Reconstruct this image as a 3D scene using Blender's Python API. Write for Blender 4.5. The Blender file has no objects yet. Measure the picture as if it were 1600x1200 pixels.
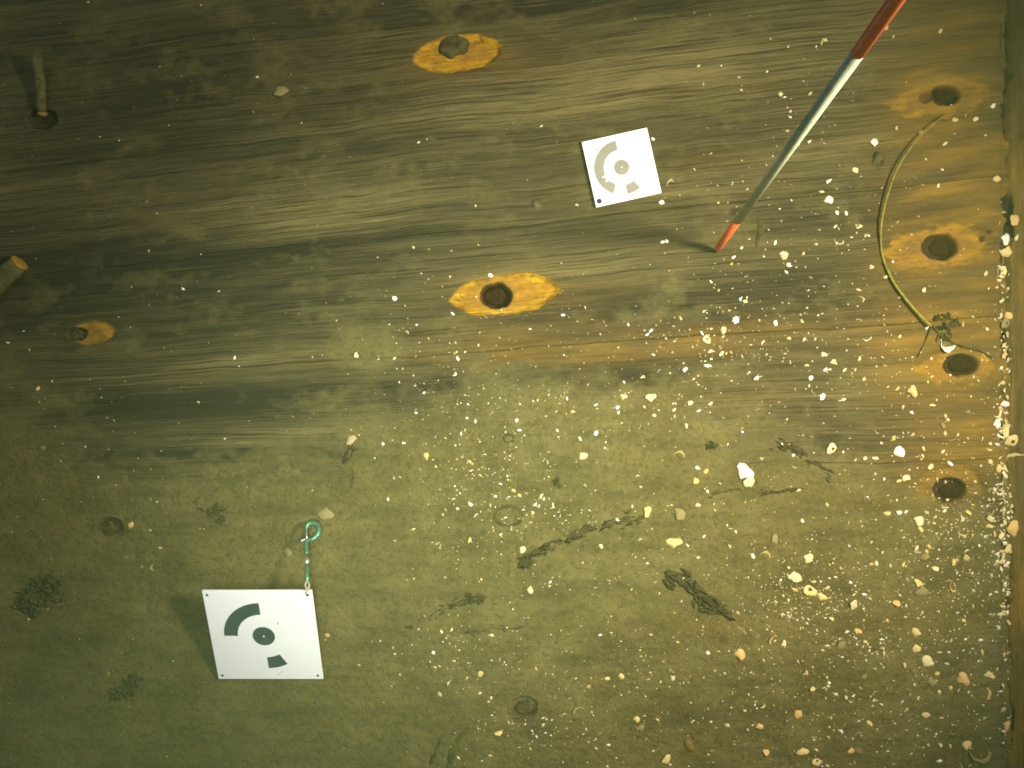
import bpy, bmesh, math, random
import numpy as np
from mathutils import Vector, Matrix, Euler

random.seed(7)
RNG = np.random.default_rng(11)
scene = bpy.context.scene
COL = scene.collection

# ------------------------------------------------------------------ camera
CAM_H = 1.2                                    # metres above the planking, looking straight down
cam_d = bpy.data.cameras.new('camera')
cam_d.sensor_width = 36.0
cam_d.lens = 36.0 * CAM_H / 1.6                # 1.6 m of planking across the frame
cam_d.clip_start = 0.01
cam_d.clip_end = 200.0
cam = bpy.data.objects.new('camera', cam_d)
cam.location = (0, 0, CAM_H)
COL.objects.link(cam)
scene.camera = cam

# ------------------------------------------------------------------ world, sun, dive lamps, exposure
world = bpy.data.worlds.new('World')
scene.world = world
world.use_nodes = True
wn = world.node_tree
for n in list(wn.nodes):
    wn.nodes.remove(n)
w_out = wn.nodes.new('ShaderNodeOutputWorld')
w_bg = wn.nodes.new('ShaderNodeBackground')
w_sky = wn.nodes.new('ShaderNodeTexSky')
w_sky.sky_type = 'NISHITA'
w_sky.sun_disc = False
SUN_EL, SUN_AZ = math.radians(62), math.radians(15)
w_sky.sun_elevation = SUN_EL
w_sky.sun_rotation = SUN_AZ
w_bg.inputs['Strength'].default_value = 0.05
wn.links.new(w_sky.outputs[0], w_bg.inputs['Color'])
wn.links.new(w_bg.outputs[0], w_out.inputs['Surface'])

sun_d = bpy.data.lights.new('sun', 'SUN')
sun_d.energy = 0.5
sun_d.angle = math.radians(12)
sun_d.color = (1.0, 0.95, 0.80)
sun = bpy.data.objects.new('sun', sun_d)
sd = Vector((math.sin(SUN_AZ) * math.cos(SUN_EL), math.cos(SUN_AZ) * math.cos(SUN_EL), math.sin(SUN_EL)))
sun.rotation_euler = sd.to_track_quat('Z', 'Y').to_euler()
COL.objects.link(sun)


def dive_lamp(name, loc, aim, power, size_deg, blend, radius, color):
    d = bpy.data.lights.new(name, 'SPOT')
    d.energy = power
    d.spot_size = math.radians(size_deg)
    d.spot_blend = blend
    d.shadow_soft_size = radius
    d.color = color
    o = bpy.data.objects.new(name, d)
    o.location = loc
    o.rotation_euler = (Vector(loc) - Vector(aim)).to_track_quat('Z', 'Y').to_euler()
    COL.objects.link(o)


dive_lamp('dive_lamp', (0.80, 0.11, 1.04), (0.17, 0.01, 0.0), 146.0, 90, 1.0, 0.10, (1.0, 0.89, 0.64))
dive_lamp('dive_lamp', (-0.09, -0.16, 1.19), (-0.09, -0.05, 0.0), 76.0, 58, 1.0, 0.10, (0.90, 1.0, 0.84))

vs = scene.view_settings
vs.view_transform = 'Standard'
vs.look = 'None'
vs.gamma = 1.0
vs.use_curve_mapping = False
vs.exposure = 0.1
scene.cycles.use_denoising = True
scene.cycles.filter_width = 1.7
scene.cycles.max_bounces = 6
scene.cycles.volume_bounces = 1


# ------------------------------------------------------------------ helpers
def P(px, py, z=0.0):
    """A point seen at photo position (px, py), standing z metres above the planking."""
    k = (CAM_H - z) / CAM_H / 1000.0
    return Vector(((px - 800) * k, (600 - py) * k, z))


def tag(o, label=None, cat=None, group=None, kind=None):
    if label: o['label'] = label
    if cat: o['category'] = cat
    if group: o['group'] = group
    if kind: o['kind'] = kind
    return o


def empty(name, loc, label, cat, group=None):
    o = bpy.data.objects.new(name, None)
    o.location = loc
    o.empty_display_size = 0.02
    COL.objects.link(o)
    return tag(o, label, cat, group)


def link_mesh(name, me, mat=None, parent=None, smooth=True):
    if mat is not None and not me.materials:
        me.materials.append(mat)
    if smooth:
        me.shade_smooth()
    o = bpy.data.objects.new(name, me)
    COL.objects.link(o)
    if parent is not None:
        o.parent = parent
        o.location = -Vector(parent.location) if parent.rotation_euler == Euler((0, 0, 0)) else (0, 0, 0)
    return o


def bm_obj(name, bm, mat, parent=None, smooth=True):
    me = bpy.data.meshes.new(name)
    bm.normal_update()
    bm.to_mesh(me)
    bm.free()
    return link_mesh(name, me, mat, parent, smooth)


def tube(bm, pts, radii, seg=8, flat=1.0, cap=True):
    """A tube through points (Vectors); flat < 1 squashes it downwards."""
    rings = []
    n = len(pts)
    for i, p in enumerate(pts):
        d = (pts[min(i + 1, n - 1)] - pts[max(i - 1, 0)]).normalized()
        a = Vector((0, 0, 1)) if abs(d.z) < 0.9 else Vector((0, 1, 0))
        s = d.cross(a).normalized()
        t = s.cross(d).normalized()
        r = radii[i] if hasattr(radii, '__len__') else radii
        rings.append([bm.verts.new(p + s * (math.cos(k * 2 * math.pi / seg) * r) + t * (math.sin(k * 2 * math.pi / seg) * r * flat))
                      for k in range(seg)])
    for a, b in zip(rings, rings[1:]):
        for k in range(seg):
            bm.faces.new((a[k], a[(k + 1) % seg], b[(k + 1) % seg], b[k]))
    if cap:
        bm.faces.new(list(reversed(rings[0])))
        bm.faces.new(rings[-1])
    return rings


def smooth_path(pts, n=6):
    """Catmull-Rom through a list of tuples."""
    v = [Vector(p) for p in pts]
    v = [v[0] * 2 - v[1]] + v + [v[-1] * 2 - v[-2]]
    out = []
    for i in range(1, len(v) - 2):
        for k in range(n):
            t = k / n
            out.append(0.5 * ((2 * v[i]) + (v[i + 1] - v[i - 1]) * t + (2 * v[i - 1] - 5 * v[i] + 4 * v[i + 1] - v[i + 2]) * t * t
                              + (3 * v[i] - v[i - 1] - 3 * v[i + 1] + v[i + 2]) * t ** 3))
    out.append(v[-2])
    return out


# ---- numpy noise
def _hash(ix, iy, seed):
    h = (ix.astype(np.int64) * 374761393 + iy.astype(np.int64) * 668265263 + seed * 1442695041) & 0xFFFFFFFF
    h = ((h ^ (h >> 13)) * 1274126177) & 0xFFFFFFFF
    h = h ^ (h >> 16)
    return (h & 0xFFFFFF) / float(0xFFFFFF) * 2 - 1


def vnoise(x, y, seed=0):
    x = np.asarray(x, float); y = np.asarray(y, float)
    ix = np.floor(x); iy = np.floor(y)
    fx = x - ix; fy = y - iy
    fx = fx * fx * fx * (fx * (fx * 6 - 15) + 10); fy = fy * fy * fy * (fy * (fy * 6 - 15) + 10)
    a = _hash(ix, iy, seed); b = _hash(ix + 1, iy, seed)
    c = _hash(ix, iy + 1, seed); d = _hash(ix + 1, iy + 1, seed)
    return (a * (1 - fx) + b * fx) * (1 - fy) + (c * (1 - fx) + d * fx) * fy


def fbm(x, y, seed=0, octv=4, gain=0.5):
    s = 0.0; a = 1.0; t = 0.0
    for k in range(octv):
        s = s + a * vnoise(x * 2 ** k, y * 2 ** k, seed + 17 * k)
        t += a; a *= gain
    return s / t


def sstep(e0, e1, x):
    t = np.clip((x - e0) / (e1 - e0), 0, 1)
    return t * t * (3 - 2 * t)


# ------------------------------------------------------------------ the run of the grain (photo millimetres: 1000 = 1 m)
_SV = [-900, 0, 300, 500, 700, 1000, 2000]
_SS = [-0.14, -0.12, -0.11, -0.075, -0.03, 0.008, 0.03]


def slope(v): return np.interp(v, _SV, _SS)
def grain_y(x, v):
    return v + slope(v) * (x - 800) + 4.0 * vnoise(np.asarray(x) / 170.0, np.asarray(v) / 240.0, 141) + 1.2 * vnoise(np.asarray(x) / 38.0, np.asarray(v) / 90.0, 142)


def grain_v(x, y):
    v = np.array(y, float)
    for _ in range(8):
        v = y - slope(v) * (x - 800)
    return v


SEAMS = [-560, -360, -170, 20, 175, 352, 545, 735, 975, 1200, 1400, 1620]
PLANK_END = 1571

# worn lens-shaped hollows round the fastenings: cx, cy, left, right, half width, angle, yellow, depth
WORN = [
    (715, 84, 72, 74, 30, -8, 1.0, 8.0),
    (790, 460, 88, 86, 33, -6, 0.95, 9.0),
    (145, 520, 34, 36, 19, -4, 0.62, 3.0),
    (1475, 152, 98, 88, 36, -8, 0.36, 4.0),
    (1470, 385, 96, 88, 38, -6, 0.52, 5.0),
    (1503, 572, 74, 58, 33, -3, 0.60, 4.0),
    (1486, 760, 62, 60, 36, 0, 0.24, 4.0),
]
# fastening holes: cx, cy, rx, ry, depth
HOLES = [
    (775, 461, 24, 19, 22), (1472, 385, 26, 19, 22), (1480, 147, 22, 15, 20), (1503, 570, 26, 16, 20),
    (1486, 766, 24, 18, 12), (1447, 152, 9, 8, 7), (1545, 362, 5, 4, 6), (1537, 372, 4, 4, 6), (120, 522, 14, 10, 8), (66, 186, 22, 15, 9), (820, 1105, 19, 15, 8),
    (172, 827, 20, 17, 5),
]
# cracks along the grain: x0, v0, x1, depth, width
CRACKS = [(250, 347, 900, 5, 4), (300, 362, 520, 3, 3), (880, 392, 1120, 2.5, 4), (560, 322, 860, 2, 3), (1180, 300, 1420, 3, 3),
          (120, 640, 480, 2.5, 4), (100, 668, 560, 3, 5), (1000, 150, 1320, 2, 3), (420, 220, 800, 2, 3), (60, 240, 520, 2, 3),
          (900, 505, 1300, 2, 3), (150, 585, 620, 3, 4), (980, 612, 1500, 2, 3), (300, 440, 700, 2, 3), (180, 480, 640, 2.5, 4),
          (1300, 460, 1500, 2, 3), (-200, 300, 260, 3, 4), (1080, 70, 1400, 2, 3), (1380, 640, 1560, 2, 3), (820, 720, 1100, 2, 4)]


def lens_mask(x, y, w, soft=0.22):
    cx, cy, al, ar, b, ang, _, _ = w
    c, s = math.cos(math.radians(ang)), math.sin(math.radians(ang))
    dx, dy = x - cx, y - cy
    u = dx * c + dy * s; q = -dx * s + dy * c
    a = np.where(u < 0, al, ar)
    f = 1 - np.abs(u / a) ** 2.5 - (np.abs(q) / b) ** 1.5
    f = f + (0.13 if w[6] > .6 else 0.42) * fbm(x / 20, y / 7, 5, 4)
    return sstep(0, soft, f)


def gauss(x, y, cx, cy, sx, sy, ang=0.0):
    c, s = math.cos(math.radians(ang)), math.sin(math.radians(ang))
    dx, dy = x - cx, y - cy
    u = dx * c + dy * s; q = -dx * s + dy * c
    return np.exp(-0.5 * ((u / sx) ** 2 + (q / sy) ** 2))


def silt_thickness(x, y):
    """Millimetres of loose silt over the wood (below zero: bare wood)."""
    wx = x + 55 * fbm(x / 120, y / 80, 81, 4)
    y = y + 16 * fbm(x / 90, y / 60, 82, 3)
    edge = np.interp(wx, [-700, 0, 110, 150, 520, 560, 620, 760, 1000, 1250, 1500, 1700], [700, 700, 722, 745, 735, 690, 668, 640, 690, 740, 790, 800])
    s = np.clip((y - edge) / 70.0, -1.3, 1.0) * 3.0
    s = np.maximum(s, 4.0 * gauss(x, y, 570, 545, 70, 30, -6) - 3.6)
    s = np.maximum(s, 4.6 * gauss(x, y, 860, 690, 230, 60) - 2.6)
    for (hx, hy, rx, ry, d) in HOLES:
        s = s - 7 * gauss(x, y, hx, hy, rx * .9, ry * .9)
    for w in WORN:
        s = s - 6 * lens_mask(x, y, w, 0.3)
    s = s - 3.0 * sstep(1525, 1560, x)
    n = 1.7 * fbm(x / 70, y / 45, 31, 4) + 0.9 * fbm(x / 14, y / 11, 37, 3)
    return s + n


def wood_height(x, y, v):
    """Height of the wood in millimetres."""
    h = 2.2 * fbm(x / 420, v / 160, 1, 3)
    h = h + 0.9 * fbm(x / 150, v / 9, 2, 3) + 0.8 * fbm(x / 60, v / 4.5, 3, 2) + 0.25 * fbm(x / 12, y / 9, 4, 2)
    for k, (x0, v0, x1, d, w) in enumerate(CRACKS):
        t = np.clip((x - x0) / (x1 - x0), 0, 1)
        live = sstep(0, 0.12, t) * sstep(0, 0.12, 1 - t)
        off = 5 * vnoise(x / 90, x * 0 + k, 40 + k)
        h = h - d * live * np.exp(-0.5 * ((v - v0 - off) / (w * 0.55)) ** 2) * (0.7 + 0.4 * vnoise(x / 30, x * 0, 70 + k))
    for w in WORN:
        m = lens_mask(x, y, w, 0.3)
        h = h - m * (w[7] + 1.6 * fbm(x / 20, v / 5, 8, 3))
    for (hx, hy, rx, ry, d) in HOLES:
        r = np.sqrt(((x - hx) / rx) ** 2 + ((y - hy) / ry) ** 2) + 0.07 * vnoise(x / 7, y / 7, 9)
        h = h - d * sstep(1.12, 0.88, r) + 1.2 * np.exp(-((r - 1.25) / 0.16) ** 2)
    e = np.min(np.abs(np.asarray(v)[..., None] - np.array(SEAMS)), axis=-1) if np.ndim(v) else np.min(np.abs(v - np.array(SEAMS)))
    h = h - (0.9 + 0.7 * vnoise(x / 60, x * 0, 77)) * np.exp(-(e / 2.2) ** 2)
    return h


def surface(px, py):
    """Height in metres of what one sees lying on top at (px, py)."""
    x = np.array([float(px)]); y = np.array([float(py)])
    v = grain_v(x, y)
    h = wood_height(x, y, v)[0]
    s = silt_thickness(x, y)[0]
    if px > PLANK_END: return -0.010
    return (h + max(0.0, s)) / 1000.0


# ------------------------------------------------------------------ materials
def mat_new(name):
    m = bpy.data.materials.new(name)
    m.use_nodes = True
    nt = m.node_tree
    b = nt.nodes['Principled BSDF']
    return m, nt, b


def N(nt, typ, **kw):
    n = nt.nodes.new(typ)
    for k, val in kw.items():
        if k in n.inputs.keys():
            n.inputs[k].default_value = val
        else:
            setattr(n, k, val)
    return n


def noise(nt, vec, scale, detail=4, rough=0.55, mapscale=None):
    if mapscale is not None:
        mp = nt.nodes.new('ShaderNodeMapping')
        mp.inputs['Scale'].default_value = mapscale
        nt.links.new(vec, mp.inputs['Vector'])
        vec = mp.outputs[0]
    n = nt.nodes.new('ShaderNodeTexNoise')
    n.inputs['Scale'].default_value = scale
    n.inputs['Detail'].default_value = detail
    n.inputs['Roughness'].default_value = rough
    nt.links.new(vec, n.inputs['Vector'])
    return n.outputs['Fac']


def ramp(nt, fac, stops):
    r = nt.nodes.new('ShaderNodeValToRGB')
    el = r.color_ramp.elements
    while len(el) < len(stops): el.new(0.5)
    for e, (p, c) in zip(el, stops):
        e.position = p
        e.color = (c[0], c[1], c[2], 1) if hasattr(c, '__len__') else (c, c, c, 1)
    nt.links.new(fac, r.inputs[0])
    return r.outputs[0]


def mix(nt, fac, a, b):
    m = nt.nodes.new('ShaderNodeMix')
    m.data_type = 'RGBA'
    for sock, val in ((m.inputs[0], fac), (m.inputs[6], a), (m.inputs[7], b)):
        if hasattr(val, 'is_linked') or hasattr(val, 'links'):
            nt.links.new(val, sock)
        elif hasattr(val, '__len__'):
            sock.default_value = (val[0], val[1], val[2], 1)
        else:
            sock.default_value = val
    return m.outputs[2]


def math_n(nt, op, a, b=0.0, clamp=False):
    m = nt.nodes.new('ShaderNodeMath')
    m.operation = op
    m.use_clamp = clamp
    for i, val in enumerate((a, b)):
        if hasattr(val, 'links'): nt.links.new(val, m.inputs[i])
        else: m.inputs[i].default_value = val
    return m.outputs[0]


def attr(nt, name):
    a = nt.nodes.new('ShaderNodeAttribute')
    a.attribute_name = name
    return a.outputs['Fac']


def bump(nt, b, h, strength, dist):
    bp = nt.nodes.new('ShaderNodeBump')
    bp.inputs['Strength'].default_value = strength
    bp.inputs['Distance'].default_value = dist
    nt.links.new(h, bp.inputs['Height'])
    nt.links.new(bp.outputs[0], b.inputs['Normal'])


SILT_LO, SILT_MID, SILT_HI = (0.074, 0.062, 0.022), (0.134, 0.112, 0.040), (0.195, 0.163, 0.060)


def silt_colour(nt, obj):
    a = noise(nt, obj, 9, 6, 0.62)
    a2 = noise(nt, obj, 1.0, 7, 0.66, (17, 30, 20))
    a = math_n(nt, 'ADD', math_n(nt, 'MULTIPLY', a, 0.55), math_n(nt, 'MULTIPLY', a2, 0.45))
    c = ramp(nt, a, [(0.30, SILT_LO), (0.49, SILT_MID), (0.70, SILT_HI)])
    g = noise(nt, obj, 120, 5, 0.7)
    c = mix(nt, ramp(nt, g, [(0.36, 0.55), (0.50, 0.0)]), c, (0.055, 0.047, 0.017))
    f = noise(nt, obj, 260, 3, 0.6)
    c = mix(nt, ramp(nt, f, [(0.58, 0.0), (0.75, 0.5)]), c, (0.25, 0.22, 0.085))
    return c, g


def make_wood(name, brown=0.0):
    m, nt, b = mat_new(name)
    uv = nt.nodes.new('ShaderNodeUVMap'); uv.uv_map = 'grain'
    tc = nt.nodes.new('ShaderNodeTexCoord')
    obj = tc.outputs['Object']
    broad = noise(nt, uv.outputs[0], 1.0, 5, 0.55, (1.6, 16, 1))
    mid = noise(nt, uv.outputs[0], 1.0, 7, 0.64, (5, 80, 1))
    fine = noise(nt, uv.outputs[0], 1.0, 6, 0.68, (22, 260, 1))
    s = math_n(nt, 'ADD', math_n(nt, 'MULTIPLY', broad, 0.32), math_n(nt, 'MULTIPLY', mid, 0.38))
    s = math_n(nt, 'ADD', s, math_n(nt, 'MULTIPLY', fine, 0.30))
    s = math_n(nt, 'ADD', s, math_n(nt, 'MULTIPLY', attr(nt, 'tone'), 0.20))
    c = ramp(nt, s, [(0.33, (0.030, 0.025, 0.012)), (0.45, (0.066, 0.054, 0.023)), (0.56, (0.102, 0.083, 0.033)), (0.70, (0.195, 0.156, 0.062))])
    ln = noise(nt, uv.outputs[0], 1.0, 4, 0.62, (4.5, 300, 1))
    c = mix(nt, ramp(nt, ln, [(0.38, 0.85), (0.49, 0.0)]), c, (0.028, 0.023, 0.010))
    ll = noise(nt, uv.outputs[0], 1.0, 4, 0.6, (3.5, 270, 1.7))
    c = mix(nt, ramp(nt, ll, [(0.58, 0.0), (0.70, 0.45)]), c, (0.210, 0.168, 0.070))
    # rusty staining
    rn = noise(nt, uv.outputs[0], 1.0, 5, 0.6, (6, 40, 1))
    rf = math_n(nt, 'MULTIPLY', attr(nt, 'rust'), ramp(nt, rn, [(0.3, 0.45), (0.62, 1.0)]), True)
    c = mix(nt, rf, c, ramp(nt, rn, [(0.3, (0.095, 0.054, 0.011)), (0.68, (0.25, 0.145, 0.024))]))
    # film of silt
    fn = noise(nt, uv.outputs[0], 1.0, 8, 0.68, (11, 42, 1))
    ff = math_n(nt, 'ADD', attr(nt, 'film'), math_n(nt, 'MULTIPLY', math_n(nt, 'SUBTRACT', fn, 0.5), 1.0))
    sc, g = silt_colour(nt, obj)
    c = mix(nt, ramp(nt, ff, [(0.10, 0.0), (1.0, 0.9)]), c, sc)
    # fresh yellow wood round the fastenings
    yn = noise(nt, obj, 75, 6, 0.68)
    ys = noise(nt, uv.outputs[0], 1.0, 5, 0.6, (14, 90, 1))
    yc = ramp(nt, ys, [(0.32, (0.22, 0.115, 0.016)), (0.50, (0.44, 0.235, 0.010)), (0.66, (0.64, 0.385, 0.014))])
    yc = mix(nt, ramp(nt, yn, [(0.33, 0.8), (0.46, 0.0)]), yc, (0.15, 0.085, 0.022))
    yc = mix(nt, math_n(nt, 'MULTIPLY', attr(nt, 'near'), ramp(nt, yn, [(0.35, 0.9), (0.6, 0.35)]), True), yc, (0.26, 0.145, 0.040))
    yc = mix(nt, math_n(nt, 'MULTIPLY', attr(nt, 'inner'), ramp(nt, noise(nt, obj, 48, 6, 0.7), [(0.38, 1.3), (0.62, 0.25)]), True), yc, (0.30, 0.150, 0.018))
    pit = noise(nt, obj, 170, 4, 0.7)
    yc = mix(nt, ramp(nt, pit, [(0.30, 0.8), (0.41, 0.0)]), yc, (0.085, 0.045, 0.014))
    wf = math_n(nt, 'MULTIPLY', attr(nt, 'worn'), ramp(nt, noise(nt, obj, 30, 7, 0.68), [(0.32, 0.35), (0.58, 1.5)]), True)
    c = mix(nt, wf, c, yc)
    # dark brown over the insides of the holes
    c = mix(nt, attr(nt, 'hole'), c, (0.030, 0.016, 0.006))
    nt.links.new(c, b.inputs['Base Color'])
    b.inputs['Roughness'].default_value = 0.72
    b.inputs['Specular IOR Level'].default_value = 0.18
    hh = math_n(nt, 'ADD', math_n(nt, 'MULTIPLY', mid, 0.8), math_n(nt, 'MULTIPLY', fine, 0.8))
    hh = math_n(nt, 'ADD', hh, math_n(nt, 'MULTIPLY', ln, 1.1))
    hh = math_n(nt, 'ADD', hh, math_n(nt, 'MULTIPLY', g, 0.35))
    bump(nt, b, hh, 0.75, 0.004)
    return m


def make_silt():
    m, nt, b = mat_new('olive_silt')
    tc = nt.nodes.new('ShaderNodeTexCoord')
    c, g = silt_colour(nt, tc.outputs['Object'])
    st = noise(nt, tc.outputs['Object'], 1.0, 5, 0.6, (5, 38, 20))
    c = mix(nt, ramp(nt, st, [(0.34, 0.4), (0.5, 0.0)]), c, (0.062, 0.055, 0.022))
    c = mix(nt, math_n(nt, 'MULTIPLY', attr(nt, 'rust'), 0.6), c, (0.19, 0.115, 0.028))
    nt.links.new(c, b.inputs['Base Color'])
    b.inputs['Roughness'].default_value = 0.9
    b.inputs['Specular IOR Level'].default_value = 0.08
    hh = math_n(nt, 'ADD', g, math_n(nt, 'MULTIPLY', noise(nt, tc.outputs['Object'], 320, 4, 0.6), 0.5))
    bump(nt, b, hh, 0.8, 0.005)
    return m


def simple(name, base, var=0.25, scale=60, rough=0.6, spec=0.3, metal=0.0, alt=None, bumpd=0.001):
    m, nt, b = mat_new(name)
    tc = nt.nodes.new('ShaderNodeTexCoord')
    n1 = noise(nt, tc.outputs['Object'], scale, 5, 0.6)
    lo = alt if alt else tuple(c * (1 - var) for c in base)
    nt.links.new(ramp(nt, n1, [(0.34, lo), (0.62, base)]), b.inputs['Base Color'])
    b.inputs['Roughness'].default_value = rough
    b.inputs['Specular IOR Level'].default_value = spec
    b.inputs['Metallic'].default_value = metal
    if bumpd:
        bump(nt, b, noise(nt, tc.outputs['Object'], scale * 4, 4, 0.6), 0.5, bumpd)
    return m


M = {}
M['wood'] = make_wood('waterlogged_wood')
M['silt'] = make_silt()
M['white'] = simple('white_plastic', (0.90, 0.90, 0.93), 0.04, 25, 0.45, 0.3, bumpd=0)
M['print_grey'] = simple('glare_greyed_print', (0.28, 0.27, 0.23), 0.12, 40, 0.6, 0.2, bumpd=0)  # black marks painted grey, standing in for glare and bloom over them
M['print_dark'] = simple('dark_print', (0.055, 0.085, 0.075), 0.25, 40, 0.6, 0.2, bumpd=0)
M['print_dot'] = simple('specks_of_print', (0.45, 0.40, 0.42), 0.1, 40, 0.6, 0.2, bumpd=0)
M['hole_dark'] = simple('dark_recess', (0.05, 0.05, 0.06), 0.2, 40, 0.8, 0.1, bumpd=0)
M['red'] = simple('red_paint', (0.80, 0.15, 0.055), 0.2, 70, 0.5, 0.3, bumpd=0.0004)
M['rodwhite'] = simple('greenish_white_paint', (0.52, 0.57, 0.41), 0.3, 50, 0.36, 0.5, alt=(0.38, 0.43, 0.28), bumpd=0.0004)
M['rodmetal'] = simple('grey_steel', (0.09, 0.08, 0.05), 0.3, 80, 0.5, 0.3)
M['snap'] = simple('green_tarnished_metal', (0.13, 0.30, 0.19), 0.35, 120, 0.3, 0.5, 0.45, alt=(0.08, 0.20, 0.13), bumpd=0.0003)
M['snapbright'] = simple('bright_metal', (0.75, 0.76, 0.70), 0.2, 120, 0.25, 0.5, 0.8, bumpd=0.0003)
M['tie'] = simple('pale_cord', (0.55, 0.52, 0.38), 0.3, 200, 0.7, 0.2)
M['peg'] = simple('dark_wet_peg', (0.034, 0.016, 0.005), 0.6, 150, 0.7, 0.05)
M['pegpale'] = simple('pale_weathered_peg', (0.135, 0.120, 0.050), 0.4, 90, 0.8, 0.1, alt=(0.06, 0.054, 0.024))
M['pegend'] = simple('orange_peg_end', (0.36, 0.20, 0.03), 0.4, 90, 0.7, 0.2)
M['iron'] = simple('corroded_iron', (0.098, 0.082, 0.034), 0.5, 110, 0.9, 0.05, alt=(0.034, 0.028, 0.013), bumpd=0.003)
M['stem'] = simple('olive_weed_stem', (0.26, 0.225, 0.018), 0.35, 120, 0.5, 0.3, alt=(0.12, 0.10, 0.012))
M['weed'] = simple('dull_green_weed', (0.085, 0.078, 0.020), 0.5, 80, 0.8, 0.1, alt=(0.03, 0.03, 0.012))
M['dark_weed'] = simple('dark_weed', (0.088, 0.076, 0.030), 0.5, 80, 0.9, 0.03, alt=(0.056, 0.048, 0.020))
M['twig'] = simple('black_waterlogged_twig', (0.086, 0.072, 0.030), 0.5, 110, 0.9, 0.03, alt=(0.054, 0.045, 0.020), bumpd=0.002)
SH = {
    'white': simple('white_shell', (0.86, 0.82, 0.70), 0.15, 130, 0.4, 0.4, bumpd=0.0006),
    'cream': simple('cream_shell', (0.78, 0.66, 0.36), 0.3, 130, 0.45, 0.35, bumpd=0.0006),
    'yellow': simple('yellow_shell', (0.66, 0.46, 0.13), 0.35, 120, 0.5, 0.3, alt=(0.60, 0.52, 0.28), bumpd=0.0006),
    'orange': simple('orange_shell', (0.62, 0.36, 0.10), 0.35, 110, 0.5, 0.3, alt=(0.62, 0.46, 0.20), bumpd=0.0006),
    'dull': simple('silted_shell', (0.30, 0.25, 0.10), 0.4, 110, 0.7, 0.2, alt=(0.18, 0.15, 0.06), bumpd=0.0008),
    'pink': simple('pinkish_shell', (0.46, 0.35, 0.20), 0.3, 110, 0.6, 0.25, bumpd=0.0006),
    'brown': simple('brown_shell', (0.26, 0.15, 0.035), 0.5, 110, 0.5, 0.3, alt=(0.09, 0.06, 0.02), bumpd=0.001),
}


# ------------------------------------------------------------------ planking
def axis(a0, a1, b0, b1, fine, coarse):
    return np.concatenate([np.arange(a0, b0, coarse), np.arange(b0, b1, fine), np.arange(b1, a1 + coarse * .5, coarse)])


def grid_faces(nr, nc):
    i = np.arange(nr - 1)[:, None] * nc + np.arange(nc - 1)[None, :]
    return np.stack([i, i + 1, i + nc + 1, i + nc], -1).reshape(-1, 4)


def mesh_np(name, co, quads):
    me = bpy.data.meshes.new(name)
    me.vertices.add(len(co)); me.vertices.foreach_set('co', co.astype(np.float32).ravel())
    me.loops.add(quads.size); me.loops.foreach_set('vertex_index', quads.astype(np.int32).ravel())
    me.polygons.add(len(quads))
    me.polygons.foreach_set('loop_start', np.arange(0, quads.size, 4, dtype=np.int32))
    me.update(calc_edges=True)
    me.validate()
    return me


def set_attr(me, name, val):
    a = me.attributes.new(name, 'FLOAT', 'POINT')
    a.data.foreach_set('value', np.ascontiguousarray(val, dtype=np.float32).ravel())


def set_uv(me, uvs, quads):
    l = me.uv_layers.new(name='grain')
    l.data.foreach_set('uv', uvs[quads.ravel()].astype(np.float32).ravel())


def tone_field(x, y, v):
    t = 0.5 * fbm(x / 500, v / 55, 12, 3)
    t = t + 1.2 * gauss(x, y, 420, 685, 110, 12, -3) - 1.3 * gauss(x, y, 320, 725, 200, 22, -2) - 1.0 * gauss(x, y, 260, 635, 190, 26, -3)
    t = t + 0.75 * gauss(x, y, 400, 325, 190, 26, -7) + 0.7 * gauss(x, y, 900, 425, 190, 20, -4) - 1.0 * gauss(x, y, 420, 395, 190, 9, -8)
    t = t + 0.8 * gauss(x, y, 1020, 95, 150, 24, -9) + 0.6 * gauss(x, y, 1290, 232, 90, 11, -9) - 0.8 * gauss(x, y, 780, 20, 260, 22, -5)
    t = t - 0.7 * gauss(x, y, 1000, 480, 160, 22, -4) - 0.8 * gauss(x, y, 900, 590, 260, 18, -3) + 0.7 * gauss(x, y, 380, 565, 140, 7, -6)
    t = t - 0.5 * gauss(x, y, 150, 380, 160, 60, -6) - 0.7 * gauss(x, y, 1270, 440, 80, 28, -5) - 0.5 * gauss(x, y, 1320, 690, 150, 25, 0)
    t = t - 0.28 * gauss(x, y, 330, 560, 230, 120, -4) - 0.15 * gauss(x, y, 300, 420, 260, 60, -7) + 0.35 * fbm(x / 300, v / 14, 13, 3)
    t = t + 0.5 * gauss(x, y, 640, 60, 200, 20, -8) - 0.5 * gauss(x, y, 250, 160, 260, 50, -7) + 0.4 * gauss(x, y, 960, 150, 200, 14, -8)
    return t


def rust_field(x, y):
    r = 0.75 * gauss(x, y, 880, 540, 170, 22, -2) + 0.55 * gauss(x, y, 1180, 526, 200, 22, -5)
    r = r + 1.0 * sstep(1290, 1500, x) * (1 - sstep(700, 860, y)) + 0.35 * gauss(x, y, 1120, 245, 60, 10, -6)
    r = r + 0.35 * gauss(x, y, 780, 110, 90, 18, -6) + 0.3 * gauss(x, y, 900, 455, 60, 16, -4) + 0.30 * gauss(x, y, 1050, 620, 160, 20, 0)
    r = r + 0.45 * gauss(x, y, 1120, 975, 40, 9, 0) + 0.22 * gauss(x, y, 950, 978, 220, 8, 0) + 0.3 * gauss(x, y, 1450, 960, 90, 22, 0)
    for w in WORN:
        r = r + 0.5 * w[6] * gauss(x, y, w[0], w[1], w[2] * .85, w[4] * .85, w[5])
    return np.clip(r * (0.80 + 0.55 * fbm(x / 90, y / 25, 21, 4)), 0, 1)


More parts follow.
